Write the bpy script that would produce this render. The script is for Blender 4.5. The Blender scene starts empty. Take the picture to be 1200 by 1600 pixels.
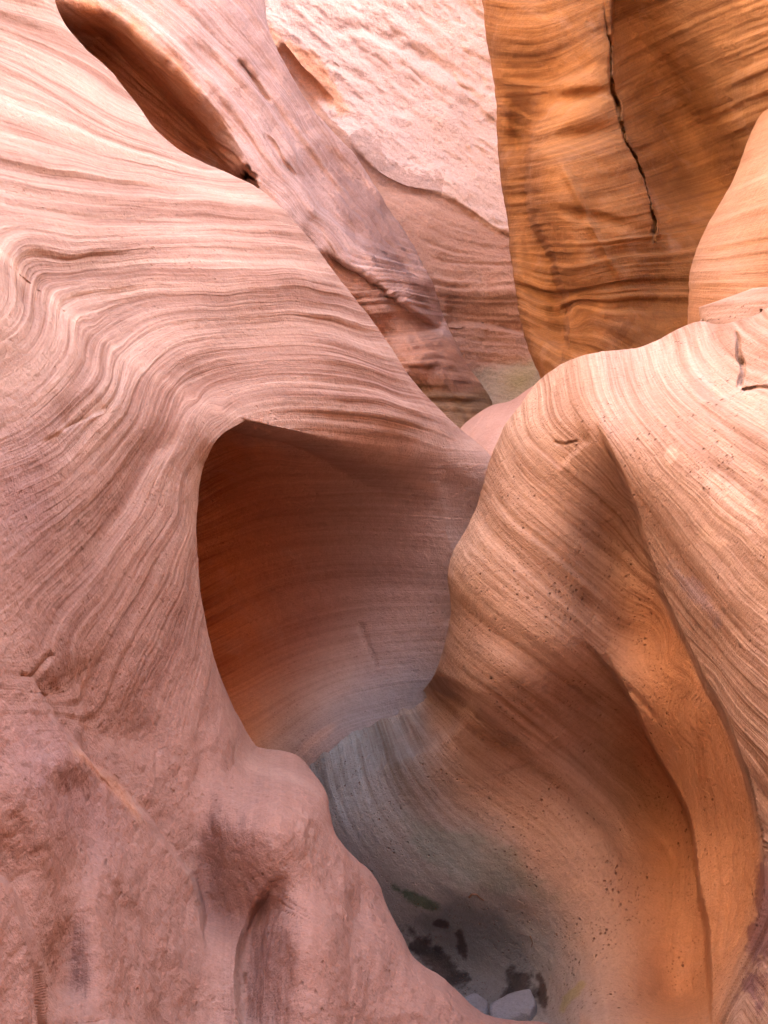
import bpy, math
import numpy as np

# ------------------------------------------------------------------ camera, sky, sun
scene = bpy.context.scene
FPX = 1500.0                      # focal length for a frame 1600 units tall
PITCH = math.radians(22.0)        # the camera looks down into the slot
CAM = np.array([0.0, 0.0, 3.2])
cam_data = bpy.data.cameras.new("camera")
cam = bpy.data.objects.new("camera", cam_data)
scene.collection.objects.link(cam)
cam.location = CAM
cam.rotation_euler = (math.radians(90) - PITCH, 0, 0)
cam_data.sensor_fit = 'VERTICAL'
cam_data.angle = 2 * math.atan(800.0 / FPX)
cam_data.clip_start = 0.05
cam_data.clip_end = 500
scene.camera = cam

SUN_EL, SUN_AZ = math.radians(38), math.radians(75)   # azimuth from +Y, clockwise
world = bpy.data.worlds.new("World"); scene.world = world
world.use_nodes = True
wn = world.node_tree
bg = wn.nodes['Background']
sky = wn.nodes.new('ShaderNodeTexSky')
sky.sky_type = 'NISHITA'; sky.sun_disc = False
sky.sun_elevation = SUN_EL; sky.sun_rotation = SUN_AZ
sky.dust_density = 3.0; sky.air_density = 0.8; sky.ozone_density = 0.6
wn.links.new(sky.outputs[0], bg.inputs[0])
bg.inputs[1].default_value = 0.15
sl = bpy.data.lights.new("sun", 'SUN'); sl.energy = 3.0; sl.angle = math.radians(0.5)
sl.color = (1.0, 0.93, 0.84)
sun = bpy.data.objects.new("sun", sl); scene.collection.objects.link(sun)
from mathutils import Vector
sd_ = Vector((math.sin(SUN_AZ) * math.cos(SUN_EL), math.cos(SUN_AZ) * math.cos(SUN_EL), math.sin(SUN_EL)))
sun.rotation_euler = (-sd_).to_track_quat('-Z', 'Y').to_euler()
scene.view_settings.view_transform = 'Standard'
scene.view_settings.look = 'None'
scene.view_settings.gamma = 1.0
scene.view_settings.exposure = 3.6
scene.cycles.max_bounces = 12
scene.cycles.diffuse_bounces = 6
scene.cycles.use_fast_gi = False

# ------------------------------------------------------------------ maths helpers
def to_world(x, y, d):
    """point seen at frame position x,y (1200 x 1600) at camera depth d metres"""
    cx = (x - 600.0) / FPX * d
    cy = (800.0 - y) / FPX * d
    s, c = math.sin(PITCH), math.cos(PITCH)
    return np.stack([CAM[0] + cx, CAM[1] + d * c + cy * s, CAM[2] - d * s + cy * c], -1)

def tps(points, lam=1e-4):
    """thin plate spline through (x, y, value) triples"""
    p = np.array(points, float); xy = p[:, :2] / 1000.0; v = p[:, 2]
    n = len(p)
    r2 = ((xy[:, None] - xy[None]) ** 2).sum(-1)
    K = np.where(r2 > 0, r2 * np.log(r2 + 1e-20), 0) + lam * np.eye(n)
    P = np.concatenate([np.ones((n, 1)), xy], 1)
    A = np.zeros((n + 3, n + 3)); A[:n, :n] = K; A[:n, n:] = P; A[n:, :n] = P.T
    w = np.linalg.solve(A, np.concatenate([v, np.zeros(3)]))
    def f(x, y):
        sh = x.shape; q = np.stack([x.ravel(), y.ravel()], -1) / 1000.0
        out = np.empty(len(q))
        for i in range(0, len(q), 40000):
            qq = q[i:i + 40000]
            r = ((qq[:, None] - xy[None]) ** 2).sum(-1)
            out[i:i + 40000] = (r * np.log(r + 1e-20)) @ w[:n] + w[n] + qq @ w[n + 1:]
        return out.reshape(sh)
    return f

def spl(pts, n=None, step=12.0):
    """smooth (Catmull-Rom) polyline through points, even spacing"""
    p = np.array(pts, float)
    if len(p) < 3:
        q = p
    else:
        e = np.concatenate([[2 * p[0] - p[1]], p, [2 * p[-1] - p[-2]]])
        out = []
        for i in range(len(p) - 1):
            a, b, c, d = e[i:i + 4]
            t = np.linspace(0, 1, 12, endpoint=False)[:, None]
            out.append(0.5 * ((2 * b) + (c - a) * t + (2 * a - 5 * b + 4 * c - d) * t ** 2 + (3 * b - a - 3 * c + d) * t ** 3))
        q = np.concatenate(out + [p[-1:]])
    s = np.concatenate([[0], np.cumsum(np.linalg.norm(np.diff(q, axis=0), axis=1))])
    if n is None: n = max(2, int(s[-1] / step))
    t = np.linspace(0, s[-1], n)
    return np.stack([np.interp(t, s, q[:, 0]), np.interp(t, s, q[:, 1])], -1)

def sdist(x, y, pts, step=14.0):
    """signed distance to a smooth polyline (positive = right of travel in the picture with y down), and param 0..1"""
    c = spl(pts, step=step); a = c[:-1]; b = c[1:]
    X = x.ravel(); Y = y.ravel()
    best = np.full(X.shape, 1e18); sg = np.ones(X.shape); tt = np.zeros(X.shape)
    for i in range(len(a)):
        d = b[i] - a[i]; L2 = d @ d + 1e-9
        t = ((X - a[i, 0]) * d[0] + (Y - a[i, 1]) * d[1]) / L2
        tc = np.clip(t, 0, 1)
        dx = X - a[i, 0] - tc * d[0]; dy = Y - a[i, 1] - tc * d[1]
        q = dx * dx + dy * dy
        m = q < best - 1e-9
        best[m] = q[m]
        cr = d[0] * (Y - a[i, 1]) - d[1] * (X - a[i, 0])
        sg[m] = np.sign(cr[m]); tt[m] = (i + tc[m]) / len(a)
    return (np.sqrt(best) * sg).reshape(x.shape), tt.reshape(x.shape)

def sm(t):
    t = np.clip(t, 0, 1); return t * t * (3 - 2 * t)

def ends(t, f=0.12):
    a, b = f if isinstance(f, tuple) else (f, f)
    return sm(t / max(a, 1e-4)) * sm((1 - t) / max(b, 1e-4))

def step_f(x, y, pts, h, w=6, L=1e9, f=0.12, side=1):
    """a step: the positive side lies h metres farther, dying away over L"""
    d, t = sdist(x, y, pts); d = d * side
    return h * sm(d / w) * np.exp(-(np.maximum(d, 0) / (1.15 * L)) ** 2) * ends(t, f)

def line_f(x, y, pts, h, w=6, f=0.15, wob=0.0):
    d, t = sdist(x, y, pts)
    if wob: d = d + wob * (vnoise(np.stack([x / 25, y / 25, 0 * x], -1)) * 2 - 1)
    return h * np.exp(-(d / w) ** 2) * ends(t, f)

def blob_f(x, y, cx, cy, rx, ry, ang, h, p=1.0):
    a = math.radians(ang); dx, dy = x - cx, y - cy
    u = (dx * math.cos(a) + dy * math.sin(a)) / rx; v = (-dx * math.sin(a) + dy * math.cos(a)) / ry
    return h * np.exp(-(u * u + v * v) ** p)

def vnoise(P):
    """value noise 0..1 on an (...,3) array"""
    i = np.floor(P).astype(np.int64); f = P - i; f = f * f * f * (f * (f * 6 - 15) + 10)
    def h(a, b, c):
        n = (a * 374761393 + b * 668265263 + c * 2147483647 + 1013904223) & 0xffffffff
        n = ((n ^ (n >> 13)) * 1274126177) & 0xffffffff
        n = ((n ^ (n >> 16)) * 2246822519) & 0xffffffff
        return ((n ^ (n >> 15)) & 0xffffff) / float(0xffffff)
    x, y, z = i[..., 0], i[..., 1], i[..., 2]; fx, fy, fz = f[..., 0], f[..., 1], f[..., 2]
    def l(a, b, t): return a + (b - a) * t
    return l(l(l(h(x, y, z), h(x + 1, y, z), fx), l(h(x, y + 1, z), h(x + 1, y + 1, z), fx), fy),
             l(l(h(x, y, z + 1), h(x + 1, y, z + 1), fx), l(h(x, y + 1, z + 1), h(x + 1, y + 1, z + 1), fx), fy), fz)

def fbm(P, octaves=4, rough=0.5):
    a, s, o = 1.0, 0.0, 0.0
    for k in range(octaves):
        o = o + a * (vnoise(P * 2 ** k + 17.3 * k) * 2 - 1); s += a; a *= rough
    return o / s

# ------------------------------------------------------------------ rock material
def rock_material(name, pale, dark, layer_scale=1.0, contrast=0.55, bump=1.0, grain=1.0, pits=0.3, varnish=0.0,
                  varnish_col=(0.16, 0.10, 0.11), blotch=0.15, fine=0.5, fleck=0.0):
    m = bpy.data.materials.new(name); m.use_nodes = True
    nt = m.node_tree; N = nt.nodes; L = nt.links
    for n in list(N): N.remove(n)
    out = N.new('ShaderNodeOutputMaterial'); bs = N.new('ShaderNodeBsdfPrincipled')
    L.new(bs.outputs[0], out.inputs[0])
    bs.inputs['Roughness'].default_value = 0.88
    bs.inputs['Specular IOR Level'].default_value = 0.25
    geo = N.new('ShaderNodeNewGeometry')
    lay = N.new('ShaderNodeAttribute'); lay.attribute_name = 'layer'
    tint = N.new('ShaderNodeAttribute'); tint.attribute_name = 'tint'       # colour patches of the rock, with some light and shade painted in
    amp = N.new('ShaderNodeAttribute'); amp.attribute_name = 'layer_amount'
    def math_(op, a, b=None, c=None, clamp=False):
        n = N.new('ShaderNodeMath'); n.operation = op; n.use_clamp = clamp
        for i, v in enumerate((a, b, c)):
            if v is None: continue
            if isinstance(v, (int, float)): n.inputs[i].default_value = v
            else: L.new(v, n.inputs[i])
        return n.outputs[0]
    def noise(w=None, wscale=1.0, pscale=1.0, detail=4, rough=0.55, dist=0.0):
        n = N.new('ShaderNodeTexNoise'); n.noise_dimensions = '4D' if w is not None else '3D'
        n.inputs['Scale'].default_value = 1.0 if w is not None else pscale
        n.inputs['Detail'].default_value = detail; n.inputs['Roughness'].default_value = rough
        n.inputs['Distortion'].default_value = dist
        if w is not None:
            vm = N.new('ShaderNodeVectorMath'); vm.operation = 'SCALE'; vm.inputs['Scale'].default_value = pscale
            L.new(geo.outputs['Position'], vm.inputs[0]); L.new(vm.outputs[0], n.inputs['Vector'])
            L.new(math_('MULTIPLY', w, wscale), n.inputs['W'])
        else:
            L.new(geo.outputs['Position'], n.inputs['Vector'])
        return n.outputs[0]
    def ramp(v, lo, hi):
        n = N.new('ShaderNodeMapRange'); n.interpolation_type = 'SMOOTHSTEP'
        n.inputs[1].default_value = lo; n.inputs[2].default_value = hi
        L.new(v, n.inputs[0]); return n.outputs[0]
    def mix(f, a, b, mode='MIX'):
        n = N.new('ShaderNodeMix'); n.data_type = 'RGBA'; n.blend_type = mode
        if isinstance(f, (int, float)): n.inputs[0].default_value = f
        else: L.new(f, n.inputs[0])
        for s, v in ((6, a), (7, b)):
            if isinstance(v, tuple): n.inputs[s].default_value = (*v, 1)
            else: L.new(v, n.inputs[s])
        return n.outputs[2]
    ls = layer_scale
    wob = noise(None, 1, 3.5, 3, 0.5)
    lw = math_('ADD', lay.outputs['Fac'], math_('MULTIPLY', math_('SUBTRACT', wob, 0.5), 0.10))
    broad = noise(lw, 0.42 * ls, 0.5, 3, 0.6)
    mid = noise(lw, 1.9 * ls, 0.6, 5, 0.7)
    finel = noise(lw, 7.0 * ls, 1.2, 3, 0.65)
    blo = noise(None, 1, 4.0, 5, 0.6, 0.6)
    gr3 = noise(None, 1, 13.0, 4, 0.6)
    gr = noise(None, 1, 160.0, 3, 0.7)
    gr2 = noise(None, 1, 38.0, 4, 0.65)
    s = math_('ADD', math_('MULTIPLY', broad, 0.34), math_('ADD', math_('MULTIPLY', mid, 0.36), math_('MULTIPLY', finel, 0.30)))
    s = ramp(s, 0.5 - 0.11, 0.5 + 0.12)
    s = math_('MULTIPLY', s, math_('MULTIPLY', amp.outputs['Fac'], contrast), clamp=True)
    base = mix(s, pale, dark)
    base = mix(1.0, base, tint.outputs['Color'], 'MULTIPLY')
    # uneven mineral staining
    base = mix(math_('MULTIPLY', ramp(blo, 0.45, 0.75), blotch), base, (0.24, 0.145, 0.12))
    base = mix(math_('MULTIPLY', ramp(blo, 0.50, 0.28), blotch), base, (0.56, 0.41, 0.33))
    if varnish:
        vn = noise(None, 1, 9.0, 8, 0.72, 0.4)
        va = N.new('ShaderNodeAttribute'); va.attribute_name = 'varnish'
        vf = math_('MULTIPLY', ramp(math_('ADD', vn, math_('MULTIPLY', math_('SUBTRACT', va.outputs['Fac'], 0.5), 0.5)), 0.50, 0.60), varnish)
        base = mix(vf, base, varnish_col)
    g = math_('ADD', math_('MULTIPLY', math_('SUBTRACT', gr, 0.5), 0.55 * grain), math_('MULTIPLY', math_('SUBTRACT', gr2, 0.5), 0.35 * grain))
    gm = N.new('ShaderNodeHueSaturation'); L.new(base, gm.inputs['Color']); L.new(math_('ADD', g, 1.0), gm.inputs['Value'])
    base = gm.outputs[0]
    # pits
    vo = N.new('ShaderNodeTexVoronoi'); vo.inputs['Scale'].default_value = 34.0
    vo.inputs['Randomness'].default_value = 1.0
    L.new(geo.outputs['Position'], vo.inputs['Vector'])
    sparse = noise(None, 1, 7.0, 2, 0.5)
    pit = math_('MULTIPLY', ramp(vo.outputs['Distance'], 0.20, 0.06), ramp(sparse, 0.46, 0.60))
    vo2 = N.new('ShaderNodeTexVoronoi'); vo2.inputs['Scale'].default_value = 75.0
    L.new(geo.outputs['Position'], vo2.inputs['Vector'])
    pit2 = math_('MULTIPLY', ramp(vo2.outputs['Distance'], 0.30, 0.08), ramp(sparse, 0.38, 0.56))
    base = mix(math_('MULTIPLY', math_('ADD', pit, math_('MULTIPLY', pit2, 0.7)), 0.4 * pits, clamp=True), base, (0.16, 0.07, 0.04))
    L.new(base, bs.inputs['Base Color'])
    # relief
    h = math_('ADD', math_('MULTIPLY', math_('MULTIPLY', finel, amp.outputs['Fac']), 0.0085 * fine), math_('MULTIPLY', math_('MULTIPLY', mid, amp.outputs['Fac']), 0.0110))
    h = math_('ADD', h, math_('MULTIPLY', gr2, 0.0075 * grain))
    h = math_('ADD', h, math_('MULTIPLY', gr, 0.0020 * grain))
    h = math_('ADD', h, math_('MULTIPLY', gr3, 0.0060 * grain))
    h = math_('SUBTRACT', h, math_('MULTIPLY', math_('ADD', pit, math_('MULTIPLY', pit2, 0.35)), 0.0045 * pits))
    b = N.new('ShaderNodeBump'); b.inputs['Strength'].default_value = min(1.0, bump); b.inputs['Distance'].default_value = max(1.0, bump)
    L.new(h, b.inputs['Height']); L.new(b.outputs[0], bs.inputs['Normal'])
    return m

# ------------------------------------------------------------------ sheet builder
def remap(n, brk):
    t = np.linspace(0, 1, n); b = np.array(brk, float)
    return np.interp(t, b[:, 0], b[:, 1])

def sheet(name, left, right, nu, nv, depth, layer, mat, parent=None, ubrk=((0, 0), (1, 1)), vbrk=((0, 0), (1, 1)), lbrk=((0, 0), (1, 1)),
          rnd=(), thick=0.8, ledge=0.006, rough_amp=0.01, amount=None, carve=None, extra=None, tint=None, varnish=None, lk=2.1, ring=None, rough_f=2.2):
    """a closed rock body: its face runs between two outline curves; behind the outline it turns away and closes"""
    U = remap(nu, ubrk); V = remap(nv, vbrk)
    lc = spl(left, step=4.0); rc = spl(right, step=4.0)
    def samp(c, v):
        s = np.concatenate([[0], np.cumsum(np.linalg.norm(np.diff(c, axis=0), axis=1))]); s /= s[-1]
        return np.stack([np.interp(v, s, c[:, 0]), np.interp(v, s, c[:, 1])], -1)
    lb = np.array(lbrk, float); Lp = samp(lc, np.interp(V, lb[:, 0], lb[:, 1]))[:, None]; Rp = samp(rc, V)[:, None]
    XY = Lp + (Rp - Lp) * U[None, :, None]
    x, y = XY[..., 0], XY[..., 1]
    d = depth(x, y)
    for (curve, rpx, rm, *fd) in rnd:
        dist, tpar = sdist(x, y, curve, step=8.0)
        if fd: rm = rm * sm(tpar / fd[0])
        t = np.clip(np.abs(dist) / rpx, 0, 1)
        d = d + rm * (1 - np.sqrt(np.clip(1 - (1 - t) ** 2, 0, 1)))
    d = np.maximum(d, 0.35)
    calm = np.ones_like(x)
    for (curve, rpx, rm, *fd) in rnd:
        calm = np.minimum(calm, 0.25 + 0.75 * sm(np.abs(sdist(x, y, curve, step=8.0)[0]) / 34.0))
    P = to_world(x, y, d)
    lay = layer(x, y)
    am = np.ones_like(x) if amount is None else np.clip(amount(x, y), 0, 1.6)
    # surface relief along the normal: worn edges of the layers, and larger unevenness
    du = np.gradient(P, axis=1); dv = np.gradient(P, axis=0)
    nrm = np.cross(du, dv); nrm /= np.linalg.norm(nrm, axis=-1, keepdims=True) + 1e-12
    view = P - CAM; sgn = np.sign((nrm * view).sum(-1).mean())
    nrm = -nrm * sgn                                                # towards the viewer side
    q = P * 0.7; 
    w = lay * lk + 0.22 * fbm(P * 2.0, 2)
    A3 = np.stack([q[..., 0] + 0 * w, q[..., 1] + q[..., 2], w], -1)
    r1 = fbm(A3, 2, 0.6); 
    A4 = np.stack([q[..., 0] * 2, (q[..., 1] + q[..., 2]) * 2, w * 2.3], -1)
    r2 = fbm(A4, 1)
    cv = am if carve is None else carve(x, y)
    led = (np.tanh(r1 * 3.5) * 0.7 + r2 * 0.35) * cv * (0.25 + 1.1 * sm(0.5 + 1.6 * fbm(P * 1.7 + 40, 3))) * calm
    big = fbm(P * rough_f, 6, 0.55)
    if extra is not None: big = big + extra(x, y, P) / rough_amp * calm
    P = P + nrm * (ledge * led + rough_amp * big)[..., None]
    # close the body behind the outline
    loop = [(0, j) for j in range(nu)] + [(i, nu - 1) for i in range(1, nv)] + [(nv - 1, j) for j in range(nu - 2, -1, -1)] + [(i, 0) for i in range(nv - 2, 0, -1)]
    li = np.array(loop)
    bx = np.stack([x[li[:, 0], li[:, 1]], y[li[:, 0], li[:, 1]]], -1); bd = d[li[:, 0], li[:, 1]]
    tan = np.roll(bx, -3, 0) - np.roll(bx, 3, 0)
    nin = np.stack([-tan[:, 1], tan[:, 0]], -1); nin /= np.linalg.norm(nin, axis=1, keepdims=True) + 1e-9
    area = 0.5 * (bx[:, 0] * np.roll(bx[:, 1], -1) - np.roll(bx[:, 0], -1) * bx[:, 1]).sum()
    nin *= np.sign(area)                                            # inward whichever way the outline runs
    k = 15
    ker = np.ones(2 * k + 1) / (2 * k + 1)
    for c in range(2):
        e = np.concatenate([nin[-k:, c], nin[:, c], nin[:k, c]]); nin[:, c] = np.convolve(e, ker, 'valid')
    rings = ring or [(0.02, 0.5), (0.06, 3), (0.14, 9), (0.28, 20), (0.5, 34), (thick, 46)]
    front = P.reshape(-1, 3); nf = len(front); n = len(li)
    base_b = P[li[:, 0], li[:, 1]]
    vs = [front]; prev = li[:, 0] * nu + li[:, 1]; faces = []
    I = np.arange(nv - 1)[:, None] * nu + np.arange(nu - 1)[None]
    quad = np.stack([I, I + nu, I + nu + 1, I + 1], -1).reshape(-1, 4)
    faces.append(quad)
    off = nf
    b0 = to_world(bx[:, 0], bx[:, 1], bd)
    inx = (x > -100) & (x < 1300) & (y > -200) & (y < 1650)
    dback = d[inx].max() + 0.25
    rings = list(rings) + [(None, rings[-1][1] + 15)]
    for (dd, ins) in rings:
        q2 = bx + nin * ins
        if dd is None: W = to_world(q2[:, 0], q2[:, 1], np.maximum(bd + thick, dback))
        else: W = to_world(q2[:, 0], q2[:, 1], np.maximum(bd + dd, depth(q2[:, 0], q2[:, 1]) + dd * 0.8 - 0.04)) + (base_b - b0) * max(0.0, 1 - dd * 2)
        idx = off + np.arange(n); vs.append(W); off += n
        a = prev; b = np.roll(prev, -1); c = np.roll(idx, -1)
        faces.append(np.stack([b, a, idx, c][::-1], -1) if False else np.stack([a, b, c, idx], -1))
        prev = idx
    cen = vs[-1].mean(0); ray = cen - CAM
    cen = CAM + ray * (1 + 0.3 / np.linalg.norm(ray))
    vs.append(cen[None]); V_ = np.concatenate(vs)
    tri = np.stack([prev, np.roll(prev, -1), np.full(n, off)], -1)
    quads = np.concatenate(faces)
    if area > 0:
        quads = quads[:, ::-1]; tri = tri[:, ::-1]
    me = bpy.data.meshes.new(name)
    me.vertices.add(len(V_)); me.vertices.foreach_set('co', V_.astype(np.float32).ravel())
    nl = quads.size + tri.size
    me.loops.add(nl); me.loops.foreach_set('vertex_index', np.concatenate([quads.ravel(), tri.ravel()]).astype(np.int32))
    npol = len(quads) + len(tri); me.polygons.add(npol)
    st = np.concatenate([np.arange(len(quads)) * 4, quads.size + np.arange(len(tri)) * 3]).astype(np.int32)
    me.polygons.foreach_set('loop_start', st)
    me.update(calc_edges=True); me.validate()
    me.polygons.foreach_set('use_smooth', np.ones(len(me.polygons), bool))
    def full(a):   # attribute for front + rings
        fa = a.reshape(nf, -1); bl = a[li[:, 0], li[:, 1]].reshape(n, -1)
        return np.concatenate([fa] + [bl] * len(rings) + [fa.mean(0)[None]])
    def fattr(nm, a):
        at = me.attributes.new(nm, 'FLOAT', 'POINT'); at.data.foreach_set('value', full(a).astype(np.float32).ravel())
    fattr('layer', lay); fattr('layer_amount', am)
    fattr('varnish', np.zeros_like(x) if varnish is None else varnish(x, y))
    tc = np.ones(x.shape + (3,)) if tint is None else tint(x, y, P)
    tc = np.concatenate([tc, np.ones(x.shape + (1,))], -1)
    at = me.attributes.new('tint', 'FLOAT_COLOR', 'POINT'); at.data.foreach_set('color', full(tc).astype(np.float32).ravel())
    me.materials.append(mat)
    o = bpy.data.objects.new(name, me); scene.collection.objects.link(o)
    if parent: o.parent = parent
    return o

def pts_of(lines, n=7):
    out = []
    for v, l in lines:
        for p in spl(l, n=n): out.append((p[0], p[1], v))
    return out

def tag(o, label=None, cat=None, group=None, kind=None):
    if label: o['label'] = label
    if cat: o['category'] = cat
    if group: o['group'] = group
    if kind: o['kind'] = kind
    return o

def patches(items):
    """multiply-tint from a list of (fn -> weight 0..1, rgb)"""
    def f(x, y, P):
        c = np.ones(x.shape + (3,))
        for w, col in items:
            ww = np.clip(w(x, y, P), 0, 1)[..., None]
            c = c * (1 - ww) + c * np.array(col) * ww
        return c
    return f

# ------------------------------------------------------------------ materials
M_left = rock_material('pink_banded_sandstone', (0.47, 0.325, 0.262), (0.20, 0.095, 0.066), 1.3, 0.80, pits=0.6, varnish=0.0)
M_right = rock_material('orange_banded_sandstone', (0.51, 0.345, 0.24), (0.21, 0.10, 0.048), 1.0, 0.9, pits=1.5)
M_orange = rock_material('deep_orange_sandstone', (0.36, 0.18, 0.064), (0.15, 0.066, 0.021), 1.3, 0.85, pits=0.2)
M_bulge = rock_material('buff_sandstone', (0.50, 0.33, 0.22), (0.34, 0.19, 0.11), 1.0, 0.5, pits=0.2)
M_far = rock_material('pale_weathered_sandstone', (0.66, 0.50, 0.44), (0.42, 0.27, 0.21), 0.5, 0.6, pits=0.5, varnish=0.6, varnish_col=(0.34, 0.22, 0.18), grain=2.0)
M_back = rock_material('rose_sandstone', (0.66, 0.48, 0.41), (0.36, 0.20, 0.145), 1.0, 0.75, pits=0.4, varnish=0.55, varnish_col=(0.32, 0.215, 0.19), grain=1.5)
M_mound = rock_material('smooth_pink_sandstone', (0.46, 0.30, 0.24), (0.36, 0.20, 0.15), 1.0, 0.4, pits=0.1, grain=0.7)
M_stone = rock_material('grey_silt_stone', (0.25, 0.26, 0.28), (0.18, 0.185, 0.20), 1.0, 0.3, pits=0.3, grain=1.0, blotch=0.0)

# ------------------------------------------------------------------ LEFT WALL : slope + alcove, and the near pillar
SIL_A = [(-60, -700), (10, -300), (60, -80), (90, 20), (130, 75), (170, 112), (210, 165), (245, 207), (290, 242), (345, 268), (400, 293), (440, 325), (480, 370),
         (513, 412), (545, 455), (575, 495), (603, 533), (640, 588), (680, 632), (722, 674), (768, 716), (830, 790), (870, 900), (880, 1100), (870, 1400)]
SEAM = [(-500, 60), (-250, 210), (-80, 340), (0, 398), (60, 450), (130, 505), (200, 552), (262, 597), (322, 630), (385, 652)]
OVER = [(385, 652), (440, 664), (500, 676), (560, 684), (620, 688), (680, 690)]
SIL_B = [(470, 560), (420, 625), (385, 655), (345, 683), (324, 720), (315, 760), (310, 810), (309, 860), (313, 920), (322, 970), (333, 1015), (348, 1060), (368, 1110), (395, 1160),
         (408, 1170), (440, 1173), (465, 1182), (490, 1205), (512, 1235), (520, 1268), (528, 1300), (560, 1342), (585, 1370), (603, 1410), (630, 1462), (650, 1500), (690, 1528),
         (740, 1570), (770, 1583), (800, 1588), (850, 1591), (895, 1606), (940, 1640), (1000, 1720)]

C_pts = [(-500, -700, 2.3), (-60, -700, 3.6), (-500, 0, 1.9), (-500, 500, 1.1), (-500, 1000, 0.9), (-500, 1700, 0.8),
         (0, 0, 3.15), (90, 20, 3.45), (240, 205, 3.5), (400, 293, 3.55), (540, 450, 3.6), (640, 590, 3.75), (720, 672, 3.9), (765, 716, 3.95),
         (0, 200, 2.7), (200, 290, 3.1), (350, 330, 3.35), (0, 330, 2.35), (130, 400, 2.65), (300, 420, 3.0), (450, 430, 3.25), (200, 480, 2.78),
         (400, 520, 3.1), (520, 550, 3.3), (400, 610, 2.95), (520, 630, 3.2), (620, 650, 3.5), (300, 560, 2.82), (300, 600, 2.78), (200, 545, 2.6), (130, 500, 2.45), (60, 450, 2.3), (0, 398, 2.15),
         (100, 520, 2.25), (0, 460, 2.0), (200, 600, 2.42), (300, 650, 2.62), (0, 600, 1.85), (120, 650, 2.1), (220, 700, 2.38), (300, 740, 2.6), (0, 800, 1.75), (150, 850, 2.1), (280, 860, 2.48),
         (0, 1000, 1.62), (140, 1010, 1.98), (280, 1020, 2.42), (200, 1150, 2.12), (340, 1150, 2.42), (0, 1200, 1.5), (100, 1200, 1.68), (230, 1300, 2.02), (300, 1350, 2.1), (412, 1176, 2.78), (465, 1190, 2.74), (440, 1225, 2.44),
         (490, 1250, 2.42), (400, 1300, 2.12), (490, 1340, 2.2), (370, 1450, 2.1), (450, 1450, 2.0), (560, 1420, 2.25), (0, 1400, 1.35), (120, 1400, 1.55), (230, 1500, 1.78), (0, 1600, 1.25), (200, 1600, 1.6),
         (350, 1600, 1.9), (480, 1580, 1.85), (600, 1560, 2.08), (700, 1560, 2.2), (800, 1600, 2.3), (900, 1600, 2.35), (1000, 1650, 2.3), (600, 1700, 1.9)]
C_pts += [(620, 690, 3.6), (650, 730, 3.76), (710, 760, 3.94), (600, 745, 3.62), (800, 800, 4.12)]
C_f = tps(C_pts, 2e-4)

H_pts = [(385, 652, 0.0), (340, 760, 1.35), (300, 660, 0.8), (320, 850, 1.5), (420, 760, 1.05), (420, 900, 1.25), (550, 760, 0.62), (550, 900, 0.85), (650, 740, 0.35), (700, 850, 0.5)]
A_deep = tps([(0, 500, 3.2), (0, 900, 3.2), (0, 1300, 3.3), (200, 700, 3.5), (200, 1000, 3.6), (300, 680, 3.6), (340, 760, 3.9), (400, 700, 3.6), (450, 780, 3.9), (330, 900, 4.1), (450, 900, 4.2), (340, 1020, 4.0),
              (500, 700, 3.6), (560, 740, 3.78), (560, 800, 3.95), (600, 900, 4.09), (600, 1000, 4.05), (450, 1020, 4.12), (430, 1120, 3.9), (500, 1100, 3.9), (510, 1145, 3.82), (580, 1100, 3.95), (640, 1080, 4.0), (480, 1180, 3.78),
              (620, 700, 3.75), (700, 700, 3.85), (765, 720, 3.98), (640, 780, 3.92), (700, 800, 3.97), (740, 850, 4.01), (700, 920, 4.03), (700, 1050, 4.06), (850, 900, 4.5), (850, 1100, 4.5), (560, 1300, 3.95), (850, 1400, 4.4),
              (0, 1700, 3.3)], 3e-4)
EDGE_A = SEAM + OVER[1:] + [(740, 696), (900, 720)]
def depth_A(x, y):
    c = C_f(x, y); dp = np.maximum(A_deep(x, y), 0)
    d, t = sdist(x, y, EDGE_A)
    wid = 20 + 95 * sm((x - 420) / 300.0)
    below = sm((d - 5) / wid)
    left_fade = 1.0
    out = c * (1 - below) + np.maximum(dp, c + 0.03) * below * left_fade
    out += line_f(x, y, [(560, 970), (570, 1000), (590, 1045)], 0.010, 5)
    return out
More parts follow.
